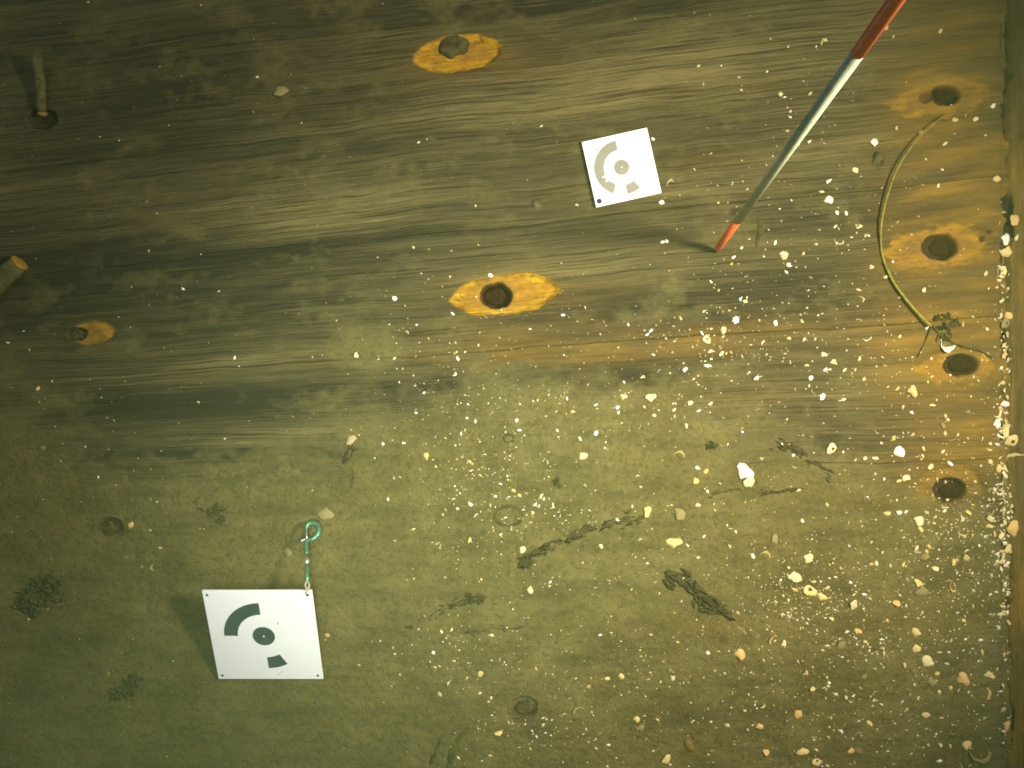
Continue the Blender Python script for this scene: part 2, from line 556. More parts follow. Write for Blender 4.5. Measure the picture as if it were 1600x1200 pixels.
xs = axis(-620, PLANK_END, -20, PLANK_END, 2.0, 9.0)
xs[-1] = PLANK_END
planking = tag(bpy.data.objects.new('hull_planking', None), 'waterlogged hull planking of long oak planks lying under thin silt', None, None, 'structure')
COL.objects.link(planking)
for k in range(len(SEAMS) - 1):
    v0, v1 = SEAMS[k] + 0.25, SEAMS[k + 1] - 0.25
    seen = v1 > -90 and v0 < 1300
    vv = np.linspace(v0, v1, int((v1 - v0) / (2.0 if seen else 8.0)) + 1)
    X, V = np.meshgrid(xs, vv)
    Y = grain_y(X, V)
    end = 7.0 * vnoise(V / 26, V * 0, 90) + 4.0 * vnoise(V / 7, V * 0, 91)       # ragged plank ends
    X = X + np.where(X > PLANK_END - 1.5, end, 0)
    Z = wood_height(X, Y, V) - 5.0 * sstep(PLANK_END - 12, PLANK_END, X)
    nr, nc = X.shape
    co = np.stack([(X - 800) / 1000, (600 - Y) / 1000, Z / 1000], -1).reshape(-1, 3)
    quads = grid_faces(nr, nc)[:, ::-1]
    # the edges of the plank go down to its underside
    rim = np.concatenate([np.arange(nc), np.arange(1, nr) * nc + nc - 1, (nr - 1) * nc + np.arange(nc - 2, -1, -1), np.arange(nr - 2, 0, -1) * nc])
    low = co[rim].copy(); low[:, 2] = -0.045
    base = len(co)
    m_ = len(rim)
    j = np.arange(m_); j2 = (j + 1) % m_
    side = np.stack([rim[j], rim[j2], base + j2, base + j], -1)
    allco = np.concatenate([co, low])
    allq = np.concatenate([quads, side])
    me = mesh_np('plank', allco, allq)
    uvs = np.stack([X / 1000 + k * 3.7, V / 1000], -1).reshape(-1, 2)
    set_uv(me, np.concatenate([uvs, uvs[rim]]), allq)

    def put(name, f): set_attr(me, name, np.concatenate([f.ravel(), f.ravel()[rim]]))
    worn = np.zeros_like(X)
    for w in WORN: worn = np.maximum(worn, w[6] * lens_mask(X, Y, w, 0.14 if w[6] > .6 else 0.55))
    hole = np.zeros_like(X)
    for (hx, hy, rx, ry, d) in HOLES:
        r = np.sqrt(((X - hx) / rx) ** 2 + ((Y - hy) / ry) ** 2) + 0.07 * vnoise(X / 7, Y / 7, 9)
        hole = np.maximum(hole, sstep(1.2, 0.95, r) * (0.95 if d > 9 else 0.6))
    film = 0.24 + 0.18 * fbm(X / 260, V / 30, 51, 4) + 0.5 * np.clip(silt_thickness(X, Y) + 2.2, -0.6, 1.4)
    film = film + 0.25 * gauss(X, Y, 780, 200, 300, 60, -6) + 0.3 * gauss(X, Y, 420, 30, 260, 40, -5) - 0.38 * gauss(X, Y, 350, 610, 220, 90, -3) + 0.55 * gauss(X, Y, 20, 620, 75, 110) + 0.45 * gauss(X, Y, 580, 548, 75, 32, -6) - 0.6 * rust_field(X, Y)
    put('tone', tone_field(X, Y, V) + 0.16 * math.sin(k * 2.3))
    put('rust', rust_field(X, Y))
    put('worn', worn * (1 - 0.0 * hole))
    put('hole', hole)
    near = np.zeros_like(X)
    for (hx, hy, rx, ry, d) in HOLES:
        near = np.maximum(near, np.exp(-((np.sqrt(((X - hx) / rx) ** 2 + ((Y - hy) / ry) ** 2)) / 1.75) ** 4))
    put('near', near)
    inner = np.zeros_like(X)
    for w in WORN: inner = np.maximum(inner, lens_mask(X, Y, w, 1.0))
    put('inner', inner)
    put('film', film * (1 - np.clip(worn * 1.5, 0, 1)))
    link_mesh('plank', me, M['wood'], planking)

# cross timber beyond the ragged plank ends
yy = axis(-560, 1700, -30, 1230, 3.0, 10.0)
xx = np.concatenate([np.arange(1585, 1640, 3.0), np.arange(1640, 1960, 10.0)])
X, Y = np.meshgrid(xx, yy)
Xe = X + np.where(X < 1586, 5.0 * vnoise(Y / 40, Y * 0, 95) + 2 * vnoise(Y / 9, Y * 0, 96), 0)
Z = 2.5 * fbm(X / 30, Y / 160, 97, 4) + 0.8 * fbm(X / 6, Y / 50, 98, 3) - 7 * sstep(1603, 1585, X) + 3 * fbm(X / 9, Y / 14, 99, 3)
nr, nc = X.shape
co = np.stack([(Xe - 800) / 1000, (600 - Y) / 1000, Z / 1000], -1).reshape(-1, 3)
quads = grid_faces(nr, nc)[:, ::-1]
rim = np.concatenate([np.arange(nc), np.arange(1, nr) * nc + nc - 1, (nr - 1) * nc + np.arange(nc - 2, -1, -1), np.arange(nr - 2, 0, -1) * nc])
low = co[rim].copy(); low[:, 2] = -0.05
j = np.arange(len(rim)); j2 = (j + 1) % len(rim)
allq = np.concatenate([quads, np.stack([rim[j], rim[j2], len(co) + j2, len(co) + j], -1)])
me = mesh_np('frame_timber', np.concatenate([co, low]), allq)
uvs = np.stack([Y / 1000 + 31, X / 1000], -1).reshape(-1, 2)
set_uv(me, np.concatenate([uvs, uvs[rim]]), allq)
for nm, f in (('tone', 0.3 * fbm(X / 20, Y / 90, 3, 3) - 0.3), ('rust', 0.75 + 0.4 * fbm(X / 40, Y / 90, 4, 3)), ('worn', X * 0), ('hole', X * 0), ('near', X * 0), ('inner', X * 0),
              ('film', 0.0 + 0.5 * fbm(X / 30, Y / 60, 5, 3))):
    set_attr(me, nm, np.concatenate([f.ravel(), f.ravel()[rim]]))
tag(link_mesh('frame_timber', me, M['wood']), 'brown cross timber beyond the shell-filled joint at the ragged plank ends', 'timber')

# loose silt drifted over the lower planks
xs2 = axis(-620, 1599, -20, 1598, 2.6, 10.0)
ys2 = axis(-300, 1640, -20, 1225, 2.6, 10.0)
X, Y = np.meshgrid(xs2, ys2)
V = grain_v(X, Y)
T = silt_thickness(X, Y)
bed = 2.2 * fbm(X / 420, V / 160, 1, 3)
lump = 0.7 * fbm(X / 22, Y / 18, 61, 4) + 0.35 * fbm(X / 120, V / 8, 62, 2)
Z = bed + 0.35 + np.clip(T, -3, 6) + lump - np.where(T < 0, 1.0, 0) + 0.25 * (wood_height(X, Y, V) - bed)
joint = sstep(1544, 1551, X)                        # the joint at the plank ends is choked with silt
Z = Z * (1 - joint) + joint * (-11 + 3 * fbm(X / 14, Y / 30, 66, 4))
T = np.where(X > 1548, np.where((X > 1573 + 4 * vnoise(Y / 25, Y * 0, 67)) & (Y < 640 + 30 * vnoise(X / 9, Y / 20, 68)), -3.0, 2.0), np.where(X > 1542, -3.0, T))
nr, nc = X.shape
co = np.stack([(X - 800) / 1000, (600 - Y) / 1000, Z / 1000], -1).reshape(-1, 3)
quads = grid_faces(nr, nc)[:, ::-1]
keep = (T.ravel()[quads].max(1) > -1.2)
quads = quads[keep]
used = np.unique(quads); remap = np.zeros(len(co), int); remap[used] = np.arange(len(used))
me = mesh_np('silt_layer', co[used], remap[quads])
set_attr(me, 'rust', rust_field(X, Y).ravel()[used])
tag(link_mesh('silt_layer', me, M['silt']), 'soft olive silt drifted over the lower planks', None, None, 'stuff')

# near-black strip low in the joint: the gap's shade put in as colour
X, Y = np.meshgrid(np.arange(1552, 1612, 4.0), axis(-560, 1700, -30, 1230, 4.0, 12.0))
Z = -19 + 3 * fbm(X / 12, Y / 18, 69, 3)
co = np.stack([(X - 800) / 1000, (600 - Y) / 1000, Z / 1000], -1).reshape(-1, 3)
M['joint_shade'] = simple('joint_shade_colour', (0.030, 0.028, 0.014), 0.5, 90, 0.9, 0.05)
tag(link_mesh('joint_shade_strip', mesh_np('joint_shade_strip', co, grid_faces(*X.shape)[:, ::-1]), M['joint_shade']), 'near-black strip painted in as shade in the joint at the plank ends', None, None, 'stuff')

# the seabed under and round the wreck
bm = bmesh.new()
R = 12.0
n = 60
gv = [[bm.verts.new((x, y, -0.055 + 0.02 * math.sin(x * 1.3 + y) * min(1.0, max(abs(x), abs(y)) / 3))) for x in np.linspace(-R, R, n)] for y in np.linspace(-R, R, n)]
for a in range(n - 1):
    for c in range(n - 1):
        bm.faces.new((gv[a][c], gv[a][c + 1], gv[a + 1][c + 1], gv[a + 1][c]))
tag(bm_obj('seabed', bm, M['silt']), None, None, None, 'structure')


# ------------------------------------------------------------------ survey targets
def poly_prism(bm, pts, z0, z1):
    a = [bm.verts.new((x, y, z0)) for x, y in pts]
    b = [bm.verts.new((x, y, z1)) for x, y in pts]
    n = len(pts)
    bm.faces.new(b); bm.faces.new(list(reversed(a)))
    for k in range(n):
        bm.faces.new((a[k], a[(k + 1) % n], b[(k + 1) % n], b[k]))


def sector(r0, r1, a0, a1, n):
    aa = [math.radians(a0 + (a1 - a0) * k / n) for k in range(n + 1)]
    return [(r1 * math.cos(a), r1 * math.sin(a)) for a in aa] + [(r0 * math.cos(a), r0 * math.sin(a)) for a in reversed(aa)]


def disc(r, n=40, cx=0, cy=0):
    return [(cx + r * math.cos(2 * math.pi * k / n), cy + r * math.sin(2 * math.pi * k / n)) for k in range(n)]


def target(label, mat3, loc, side, r_arc, arcs, block, r_disc, holes, pmat, flaws=(), ink=()):
    t = empty('survey_target', (0, 0, 0), label, 'survey target')
    t.matrix_world = Matrix.Translation(loc) @ mat3.to_4x4()
    th = 0.0016
    h = side / 2

    def part(name, polys, z0, z1, mat, smooth=False, bev=0):
        bm = bmesh.new()
        for p in polys: poly_prism(bm, [(x * side, y * side) for x, y in p], z0, z1)
        if bev: bmesh.ops.bevel(bm, geom=bm.edges[:], offset=bev, segments=1, affect='EDGES')
        me = bpy.data.meshes.new(name); bm.to_mesh(me); bm.free(); me.materials.append(mat)
        o = bpy.data.objects.new(name, me); COL.objects.link(o); o.parent = t
        return o
    part('plate', [[(-.5, -.5), (.5, -.5), (.5, .5), (-.5, .5)]], -th, th, M['white'], bev=0.0004)
    e = 0.00025
    arcp = sector(r_arc[0], r_arc[1], arcs[0], arcs[1], 40)
    if flaws:                                        # chipped print on the inner edge
        n_ = len(arcp) // 2
        out = arcp[:n_]; inn = arcp[n_:]
        res = []
        for (x, y) in inn:
            a = math.degrees(math.atan2(y, x)) % 360
            r = math.hypot(x, y)
            for (fa, fw, fd) in flaws:
                r += fd * max(0.0, 1 - abs(a - fa) / fw)
            res.append((r * math.cos(math.radians(a)), r * math.sin(math.radians(a))))
        arcp = out + res
    part('code_arc', [arcp], th + e, th + 2 * e, pmat)
    part('code_block', [sector(r_arc[0], r_arc[1], block[0], block[1], 10)], th + e, th + 2 * e, pmat)
    part('centre_disc', [disc(r_disc)], th + e, th + 2 * e, pmat)
    part('centre_dot', [disc(r_disc * 0.09, 12)], th + 2 * e + 0.0001, th + 3 * e, M['white'])
    for (hx, hy, hr) in holes:
        part('corner_hole', [disc(hr, 20, hx, hy)], th + e, th + 2 * e, M['hole_dark'])
    if ink:
        part('ink_marks', ink, th + e, th + 2 * e, M['print_dot'])
    return t


random.seed(4)
ink1 = []
for k in range(26):
    y = 0.28 - k * 0.023 + random.uniform(-.006, .006)
    x = -0.455 + random.uniform(-.012, .012)
    if random.random() < 0.8:
        ink1.append([(x, y), (x + .008, y), (x + .008, y + random.uniform(.006, .016)), (x, y + .008)])
ang1 = math.radians(12.6)
t1z = surface(970, 262) + 0.006
target('small white square target with grey code arc and one corner hole', Matrix.Rotation(ang1, 3, 'Z'), P(971, 262, t1z), 0.1045 * (CAM_H - t1z) / CAM_H,
       (0.265, 0.41), (90, 240), (270, 300), 0.115, [(-.435, -.42, .038)], M['print_grey'], flaws=((196, 4, .09), (210, 5, .06), (203, 10, .02)), ink=ink1)

# the tilted plate: find the square in space whose corners fall where the photo shows them
obs = np.array([(316, 922), (487.5, 922), (505.5, 1060), (342, 1060)], float)
loc_c = np.array([(-.5, .5), (.5, .5), (.5, -.5), (-.5, -.5)])


def plate_proj(p):
    e = Euler((p[0], p[1], p[2])).to_matrix()
    R_ = np.array(e)
    pts = np.concatenate([loc_c, np.zeros((4, 1))], 1) * p[6] @ R_.T + np.array(p[3:6])
    k = CAM_H / (CAM_H - pts[:, 2]) * 1000
    return np.stack([800 + pts[:, 0] * k, 600 - pts[:, 1] * k], 1), pts


def resid(p):
    q, pts = plate_proj(p)
    return np.concatenate([(q - obs).ravel(), [(pts[:, 2].min() - 0.008) * 20000]])


p = np.array([0.45, -0.18, 0.0, -0.36, -0.36, 0.06, 0.16])
lam = 1e-3
for it in range(200):
    r0 = resid(p)
    J = np.stack([(resid(p + np.eye(7)[i] * 1e-5) - r0) / 1e-5 for i in range(7)], 1)
    dp = np.linalg.solve(J.T @ J + lam * np.diag(np.diag(J.T @ J) + 1e-9), -J.T @ r0)
    if (resid(p + dp) ** 2).sum() < (r0 ** 2).sum():
        p = p + dp; lam = max(lam / 3, 1e-9)
    else:
        lam *= 4
q, pts = plate_proj(p)
print('tilted plate', np.round(p, 3), 'error', np.round(np.abs(q - obs).max(), 2), 'z', np.round(pts[:, 2], 3))
ink2 = [[(.06 + .012 * k, -.46 + .01 * k), (.064 + .012 * k, -.46 + .01 * k), (.072 + .012 * k, -.448 + .01 * k), (.066 + .012 * k, -.448 + .01 * k)] for k in range(6)]
target('large white square target tilted against the metal snap hook, dark code marks', Euler(p[:3]).to_matrix(), Vector(p[3:6]), p[6],
       (0.24, 0.366), (90, 179), (270, 300), 0.103, [(-.458, .455, .012), (-.455, -.455, .012), (.455, -.455, .012), (.455, .455, .014)], M['print_dark'], ink=ink2)
corner = Vector(pts[1])
TZ = corner.z

# ------------------------------------------------------------------ snap hook leaning between planking and plate corner
sh_loc = P(487, 820, 0.0)
snap = empty('snap_hook', sh_loc, 'greenish metal snap hook with a ring end tied to the large target', 'snap hook')


def zline(py): return float(np.interp(py, [815, 918], [0.020, TZ + 0.004]))
def SP(px, py, dz=0.0): z = zline(py) + dz; return P(px, py, z)


bm = bmesh.new()
path = [(478.5, 866), (478.5, 856), (478.6, 846), (483, 843.5), (489, 842), (495, 837), (498, 829), (496, 821), (490, 817.5), (483, 818), (479.3, 822), (478.8, 827)]
pp = smooth_path([SP(*q_) for q_ in path], 5)
rad = list(np.interp(np.linspace(0, 1, len(pp)), [0, .25, .5, .85, 1], [.0030, .0032, .0042, .0042, .0028]))
tube(bm, pp, rad, 10)
bm_obj('hook', bm, M['snap'], snap)
bm = bmesh.new(); tube(bm, [SP(479, 845), SP(479, 836), SP(479, 826)], .0014, 8)
bm_obj('gate', bm, M['snapbright'], snap)
bm = bmesh.new(); tube(bm, smooth_path([SP(478, 842.5), SP(474, 843.5), SP(470, 845.5)], 3), [.0012, .0012, .0012, .0014, .0018, .0024, .0018], 8)
bm_obj('gate_knob', bm, M['snapbright'], snap)
bm = bmesh.new(); tube(bm, [SP(479.5, 882 - k * 2) for k in range(6)], [.0022, .0036, .0042, .0042, .0036, .0024], 10)
bm_obj('swivel', bm, M['snapbright'], snap)
bm = bmesh.new(); tube(bm, [SP(479.8, 911), SP(480, 900), SP(480, 890), SP(480, 883)], .0028, 10)
bm_obj('shank', bm, M['snap'], snap)
bm = bmesh.new()
random.seed(2)
for k in range(5):
    a = random.uniform(0, 6.28)
    pts_ = [SP(480 + 3.5 * math.cos(a + t) + random.uniform(-1, 1), 914 + 6 * math.sin(a + t), random.uniform(-.002, .003)) for t in np.linspace(0, 4.5, 5)]
    tube(bm, smooth_path(pts_, 3), .0009, 6)
tube(bm, smooth_path([SP(481, 908, .001), SP(483, 918, .003), SP(477, 927, .001)], 4), .0011, 6)
bm_obj('cord_lashing', bm, M['tie'], snap)

# ------------------------------------------------------------------ ranging rod
tipz = surface(1119, 393)
tip = P(1119, 392, tipz + 0.004)
top = P(1400, 0, 0.70)
d = (top - tip).normalized()
rod = empty('ranging_rod', tip, 'red and white ranging rod standing almost upright on its pointed tip', 'ranging rod')


def rod_at(py):
    lo, hi = 0.0, 1.0
    for _ in range(50):
        m_ = (lo + hi) / 2
        w = tip + (top - tip) * m_
        yy_ = 600 - w.y * CAM_H / (CAM_H - w.z) * 1000
        if yy_ > py: lo = m_
        else: hi = m_
    return tip + (top - tip) * lo


RR = 0.0053
a0, a1 = rod_at(345), rod_at(82)
a2 = tip + d * 0.93
bm = bmesh.new(); tube(bm, [tip - d * .006, tip + d * .012], [.0022, RR * .8], 16); bm_obj('point', bm, M['rodmetal'], rod)
bm = bmesh.new(); tube(bm, [tip + d * .012, tip + d * .02, a0], [RR * .8, RR, RR], 24); bm_obj('red_band', bm, M['red'], rod)
bm = bmesh.new(); tube(bm, [a0, a0 + (a1 - a0) * .5, a1], RR * 0.99, 24); bm_obj('white_band', bm, M['rodwhite'], rod)
bm = bmesh.new(); tube(bm, [a1, a2], RR, 24); bm_obj('red_band', bm, M['red'], rod)


# ------------------------------------------------------------------ fastenings
def peg_disc(px, py, rx, ry, depth, label, lumpy=0.25, mat='peg', ring=False):
    """The head of a treenail sunk in its hole, with end grain relief."""
    z = surface(px + rx * 1.6, py) - depth
    o_ = P(px, py, z)
    t = empty('treenail', o_, label, 'treenail', 'treenails in the planking')
    bm = bmesh.new()
    rings = []
    for i in range(7):
        f = i / 6
        ring_ = []
        for k in range(28):
            a = k * 2 * math.pi / 28
            w = 1 + 0.06 * math.sin(a * 3 + px) + 0.04 * math.sin(a * 7)
            zz = 0.0026 * lumpy * math.sin(f * 9 + a * 2) + (0.0035 * (1 - f * f)) - (0.004 if i == 6 else 0) + random.uniform(-1, 1) * .0007
            ring_.append(bm.verts.new((o_.x + rx * f * w * math.cos(a) / 1000, o_.y + ry * f * w * math.sin(a) / 1000, z + zz)) if i or k == 0 else None)
        rings.append(ring_)
    c0 = rings[0][0]
    for k in range(28):
        bm.faces.new((c0, rings[1][k], rings[1][(k + 1) % 28]))
    for i in range(1, 6):
        for k in range(28):
            bm.faces.new((rings[i][k], rings[i + 1][k], rings[i + 1][(k + 1) % 28], rings[i][(k + 1) % 28]))
    low_ = [bm.verts.new((v_.co.x, v_.co.y, z - 0.02)) for v_ in rings[6]]
    for k in range(28):
        bm.faces.new((rings[6][k], low_[k], low_[(k + 1) % 28], rings[6][(k + 1) % 28]))
    bm_obj('peg_head', bm, M[mat], t)
    return t


random.seed(9)
peg_disc(776, 463, 22, 17, .019, 'dark round treenail sunk in the bright yellow lens below the small target')
peg_disc(1473, 386, 24, 17, .019, 'dark oval treenail beside the bend of the weed stem')
peg_disc(1481, 147, 20, 14, .017, 'dark square-edged treenail above the weed stem tip')
peg_disc(1504, 570, 24, 14, .017, 'dark treenail below the big cupped shell in orange wood')
peg_disc(1487, 767, 20, 15, .009, 'silted dark treenail lowest of the four along the ragged plank ends')
peg_disc(820, 1106, 15, 12, .007, 'faint silted treenail near the bottom edge', mat='iron')
peg_disc(118, 523, 12, 8, .006, 'small dark treenail at the left of the small orange patch', mat='iron')


def knob(px, py, r, h, mat, name, label, cat, seed=1, squash=1.0, lump=0.25):
    z = surface(px, py) - 0.003
    o_ = P(px, py, z)
    bm = bmesh.new()
    bmesh.ops.create_icosphere(bm, subdivisions=3, radius=1.0)
    for v_ in bm.verts:
        c = v_.co
        nz = vnoise(np.array([c.x * 1.7 + seed * 9.1]), np.array([c.y * 1.7 + c.z * 1.3]), seed)[0] + 0.5 * vnoise(np.array([c.x * 4 + seed]), np.array([c.y * 4 + c.z * 3]), seed + 5)[0]
        f = 1 + lump * nz
        v_.co = Vector((o_.x + c.x * r * f / 1000, o_.y + c.y * r * squash * f / 1000, z + max(-0.002, c.z) * h * f / 1000))
    o = bm_obj(name, bm, M[mat])
    return tag(o, label, cat)


knob(709, 73, 25, 14, 'iron', 'iron_bolt', 'lumpy corroded iron bolt in the topmost yellow lens', 'bolt', 3, 0.8, 0.22)
knob(839, 320, 9, 8, 'dull_bolt' if 'dull_bolt' in M else 'pegpale', 'bolt_head', 'small round pale bolt head at the lower left of the small target', 'bolt', 5, 1.0, 0.12)
knob(1370, 252, 11, 8, 'iron', 'bolt_head', 'small dark bolt head inside the curve of the weed stem', 'bolt', 6, 1.1, 0.25)
knob(172, 826, 15, 4, 'dark_weed', 'bolt_head', 'low dark bolt head half buried in the murky silt', 'bolt', 7, 0.9, 0.35)


def ring_mark(px, py, rx, ry, r, label):
    bm = bmesh.new()
    z = surface(px, py) + 0.0006
    pts_ = []
    for k in range(27):
        a = k / 27 * 6.0 + 0.5
        pts_.append(P(px + rx * math.cos(a), py + ry * math.sin(a), z + .0008 * math.sin(3 * a)))
    tube(bm, pts_, r / 1000, 6, 0.8)
    tag(bm_obj('ring_imprint', bm, M['twig']), label, 'ring imprint')  # thin dark ring standing for a round imprint, as over a buried treenail


ring_mark(795, 806, 22, 15, 2.4, 'dark ring-shaped mark in the dense shell grit')
ring_mark(795, 685, 8, 6, 1.6, 'tiny dark ring in the pale silt right of centre')


def lying_peg(p0, p1, r0, r1, label, endmat):
    t = empty('loose_peg', (p0 + p1) / 2, label, 'peg')
    dd = (p1 - p0)
    bm = bmesh.new()
    pts_ = []; rr = []
    for k in range(9):
        f = k / 8
        pts_.append(p0 + dd * f + Vector((0, 0, .001 * math.sin(f * 8))))
        rr.append((r0 + (r1 - r0) * f) * (1 + .06 * math.sin(k * 2.1)))
    tube(bm, pts_, rr, 14)
    bm_obj('shaft', bm, M['pegpale'], t)
    bm = bmesh.new()
    e_ = dd.normalized()
    tube(bm, [p1 - e_ * .001, p1 + e_ * .003, p1 + e_ * .005], [r1 * 1.03, r1 * 1.04, r1 * .8], 14)
    bm_obj('peg_end', bm, M[endmat], t)


lying_peg(P(-45, 480, .012), P(29, 412, .016), .015, .0135, 'pale grey wooden peg poking in at the left edge', 'pegend')
lying_peg(P(58, 84, .030), P(66, 176, .004), .008, .007, 'blurred pale peg leaning out of its hole near the top left corner', 'pegend')

# ------------------------------------------------------------------ weed stem
st = empty('seaweed', P(1440, 350), 'thin olive weed stem bowed in an arc beside the oval treenail', 'seaweed')
path = [(1480, 178), (1458, 194), (1430, 222), (1403, 262), (1386, 308), (1377, 352), (1378, 395), (1392, 433), (1412, 463), (1434, 489), (1455, 510)]
pz = [P(x, y, surface(x, y) + .009 + .003 * math.sin(k * .7)) for k, (x, y) in enumerate(path)]
bm = bmesh.new(); pp = smooth_path(pz, 6)
tube(bm, pp, list(np.interp(np.linspace(0, 1, len(pp)), [0, .3, .8, 1], [.0009, .0015, .0022, .0024])), 8, 0.8)
bm_obj('stem', bm, M['stem'], st)
for pth, r in (([(1455, 510), (1448, 528), (1440, 545), (1434, 558)], .0013), ([(1457, 510), (1475, 528), (1500, 540), (1530, 548), (1552, 560)], .0014),
               ([(1456, 508), (1466, 520), (1463, 535)], .0012)):
    bm = bmesh.new()
    pq = smooth_path([P(x, y, surface(x, y) + .002) for x, y in pth], 4)
    tube(bm, pq, list(np.linspace(r, r * .5, len(pq))), 6)
    bm_obj('rootlet', bm, M['weed'], st)


def flake(bm, c, ang, L, W, rnd):
    """A curled scrap of dead weed: a small folded leaf with thickness."""
    ca, sa = math.cos(ang), math.sin(ang)
    pts_ = [(-L, 0, 0), (-.3 * L, -W, .2), (.4 * L, -.7 * W, .25), (L, 0, .05), (.3 * L, W, .2), (-.4 * L, .8 * W, .15), (0, 0, .7)]
    tz = rnd.uniform(-.4, .4)
    up = [bm.verts.new((c.x + u * ca - w * sa, c.y + u * sa + w * ca, c.z + h_ * W + u * tz)) for u, w, h_ in pts_]
    lo = bm.verts.new((c.x, c.y, c.z - .3 * W))
    for k in range(6):
        bm.faces.new((up[k], up[(k + 1) % 6], up[6])); bm.faces.new((up[(k + 1) % 6], up[k], lo))


def tuft(name, px, py, r, n, mat, label, seed, width=.0018, flat=.35, parent=None):
    rnd = random.Random(seed)
    bm = bmesh.new()
    lobes = [(rnd.gauss(0, .45) * r, rnd.gauss(0, .32) * r, rnd.uniform(.2, .5) * r) for _ in range(5)]
    for _ in range(n * 5):
        lx, ly, lr = rnd.choice(lobes)
        x0, y0 = px + lx + rnd.gauss(0, .55) * lr, py + ly + rnd.gauss(0, .5) * lr
        c = P(x0, y0, surface(px, py) + .0004 + rnd.random() ** 2 * r / 1000 * flat * .6)
        L = rnd.uniform(.05, .16) * r / 1000 + .0008
        flake(bm, c, rnd.uniform(0, 6.28), L, L * rnd.uniform(.2, .55), rnd)
    for _ in range(max(2, n // 10)):
        lx, ly, lr = rnd.choice(lobes)
        x0, y0 = px + lx, py + ly
        a = rnd.uniform(0, 6.283); L = r * rnd.uniform(.1, .22)
        pts_ = []
        for k in range(4):
            pts_.append(P(x0, y0, surface(px, py) + .001 + rnd.uniform(0, .002)))
            a += rnd.uniform(-.7, .7)
            x0 += L * math.cos(a); y0 += L * math.sin(a) * .8
        tube(bm, pts_, [width * .3, width * .5, width * .4, width * .2], 5, .5)
    o = bm_obj(name, bm, M[mat], parent)
    if parent is None: tag(o, label, 'seaweed')
    return o


tuft('leaf_tuft', 1474, 502, 22, 30, 'weed', None, 3, .0022, .3, st)
tuft('weed_tuft', 42, 932, 46, 60, 'dark_weed', 'ragged dark weed tuft in the murk by the left edge', 4, .0022, .15)
tuft('weed_tuft', 741, 938, 15, 26, 'dark_weed', 'small black weed clump at the end of a thin twig', 5, .0022, .2)
tuft('weed_tuft', 205, 1082, 34, 26, 'dark_weed', 'faint dark weed tuft below the large target', 6, .0018, .08)
tuft('weed_tuft', 1592, 935, 26, 40, 'dark_weed', 'black weed clump at the right edge of the silt', 7, .0026, .25)
tuft('weed_tuft', 340, 796, 24, 18, 'dark_weed', 'thin curled dark weed above the snap hook', 8, .0016, .08)
tuft('weed_tuft', 1113, 697, 15, 16, 'weed', 'little dull green weed tuft above the big white shell', 9, .0016, .12)
tuft('weed_tuft', 870, 752, 11, 14, 'weed', 'tiny dull weed tuft beside dense shell grit', 10, .0016, .15)


def twig(path, r0, r1, label, mat='twig', name='twig', flat=.28, lift=0.0):
    pz_ = [P(x, y, surface(x, y) + lift) for x, y in path]
    pp_ = smooth_path(pz_, 7)
    rnd = random.Random(int(path[0][0]))
    rr = [(r0 + (r1 - r0) * k / (len(pp_) - 1)) / 1000 * ((.62 if flat < .29 else 1) + 0.4 * vnoise(np.array([k * .45 + path[0][0]]), np.array([path[0][1]]), 7)[0]) for k in range(len(pp_))]
    for k in range(1, len(pp_) - 1): pp_[k] = pp_[k] + Vector((rnd.uniform(-1, 1), rnd.uniform(-1, 1), 0)) * .0009
    rr[0] *= .3; rr[-1] *= .3
    bm = bmesh.new()
    tube(bm, pp_, rr, 8, flat)
    if flat < .29:                                     # frayed bark and rotten scraps along the twig
        for _ in range(int(len(pp_) * 2.2 * max(1, r0 / 4))):
            k = rnd.randrange(1, len(pp_) - 1)
            dd_ = (pp_[k + 1] - pp_[k - 1]).normalized()
            c_ = pp_[k] + Vector((-dd_.y, dd_.x, 0)) * rnd.gauss(0, .85) * r0 / 1000 + Vector((0, 0, .0001))
            L = rnd.uniform(.6, 2.0) * r0 / 1000
            flake(bm, c_, math.atan2(dd_.y, dd_.x) + rnd.gauss(0, .3), L, L * rnd.uniform(.12, .3), rnd)
    return tag(bm_obj(name, bm, M[mat]), label, 'twig' if name == 'twig' else 'seaweed')


twig([(1002, 803), (965, 815), (930, 826), (896, 838), (858, 853), (832, 868), (810, 888)], 6, 3, 'long dark twig pointing at a cupped cream shell')
twig([(733, 938), (700, 950), (668, 968), (640, 980), (612, 990)], 4, 3, 'thin black twig ending in a small weed clump')
twig([(722, 989), (760, 985), (800, 982), (850, 976)], 2.6, 2, 'hair-thin dark twig below the black weed clump')
twig([(1040, 898), (1068, 908), (1092, 925), (1108, 945), (1142, 962)], 8, 6, 'thick crooked dark twig above an orange wood patch')
twig([(1105, 771), (1150, 768), (1200, 769), (1260, 763)], 4, 2.5, 'straight dark sliver under the big white shell')
twig([(1210, 688), (1240, 700), (1270, 722), (1300, 746)], 5, 3, 'short dark twig left of the ring-shaped shell')
twig([(555, 697), (545, 712), (537, 724)], 4, 3, 'stubby dark sliver shaped as the shadow of the pinkish shell')  # dark sliver added as the shell's cast shadow
twig([(553, 733), (551, 748), (548, 762)], 1.8, 3, 'tiny upright dark splinter below the pinkish shell')
twig([(300, 783), (312, 794), (330, 801), (346, 811)], 4, 3, 'crooked dark twig in the silt above the large target')
twig([(724, 1143), (710, 1166), (703, 1190), (700, 1215)], 3.5, 6, 'flat olive frond at the bottom edge', 'weed', 'weed_frond', .3)
twig([(690, 1150), (682, 1170), (672, 1195)], 2.5, 3, 'short faint olive frond beside the flat frond', 'weed', 'weed_frond', .3)
twig([(1186, 346), (1187, 360), (1184, 374), (1183, 386)], 4, 1.6, 'short dull brown sliver lying right of the rod tip', 'weed', 'twig', .5, .0005)


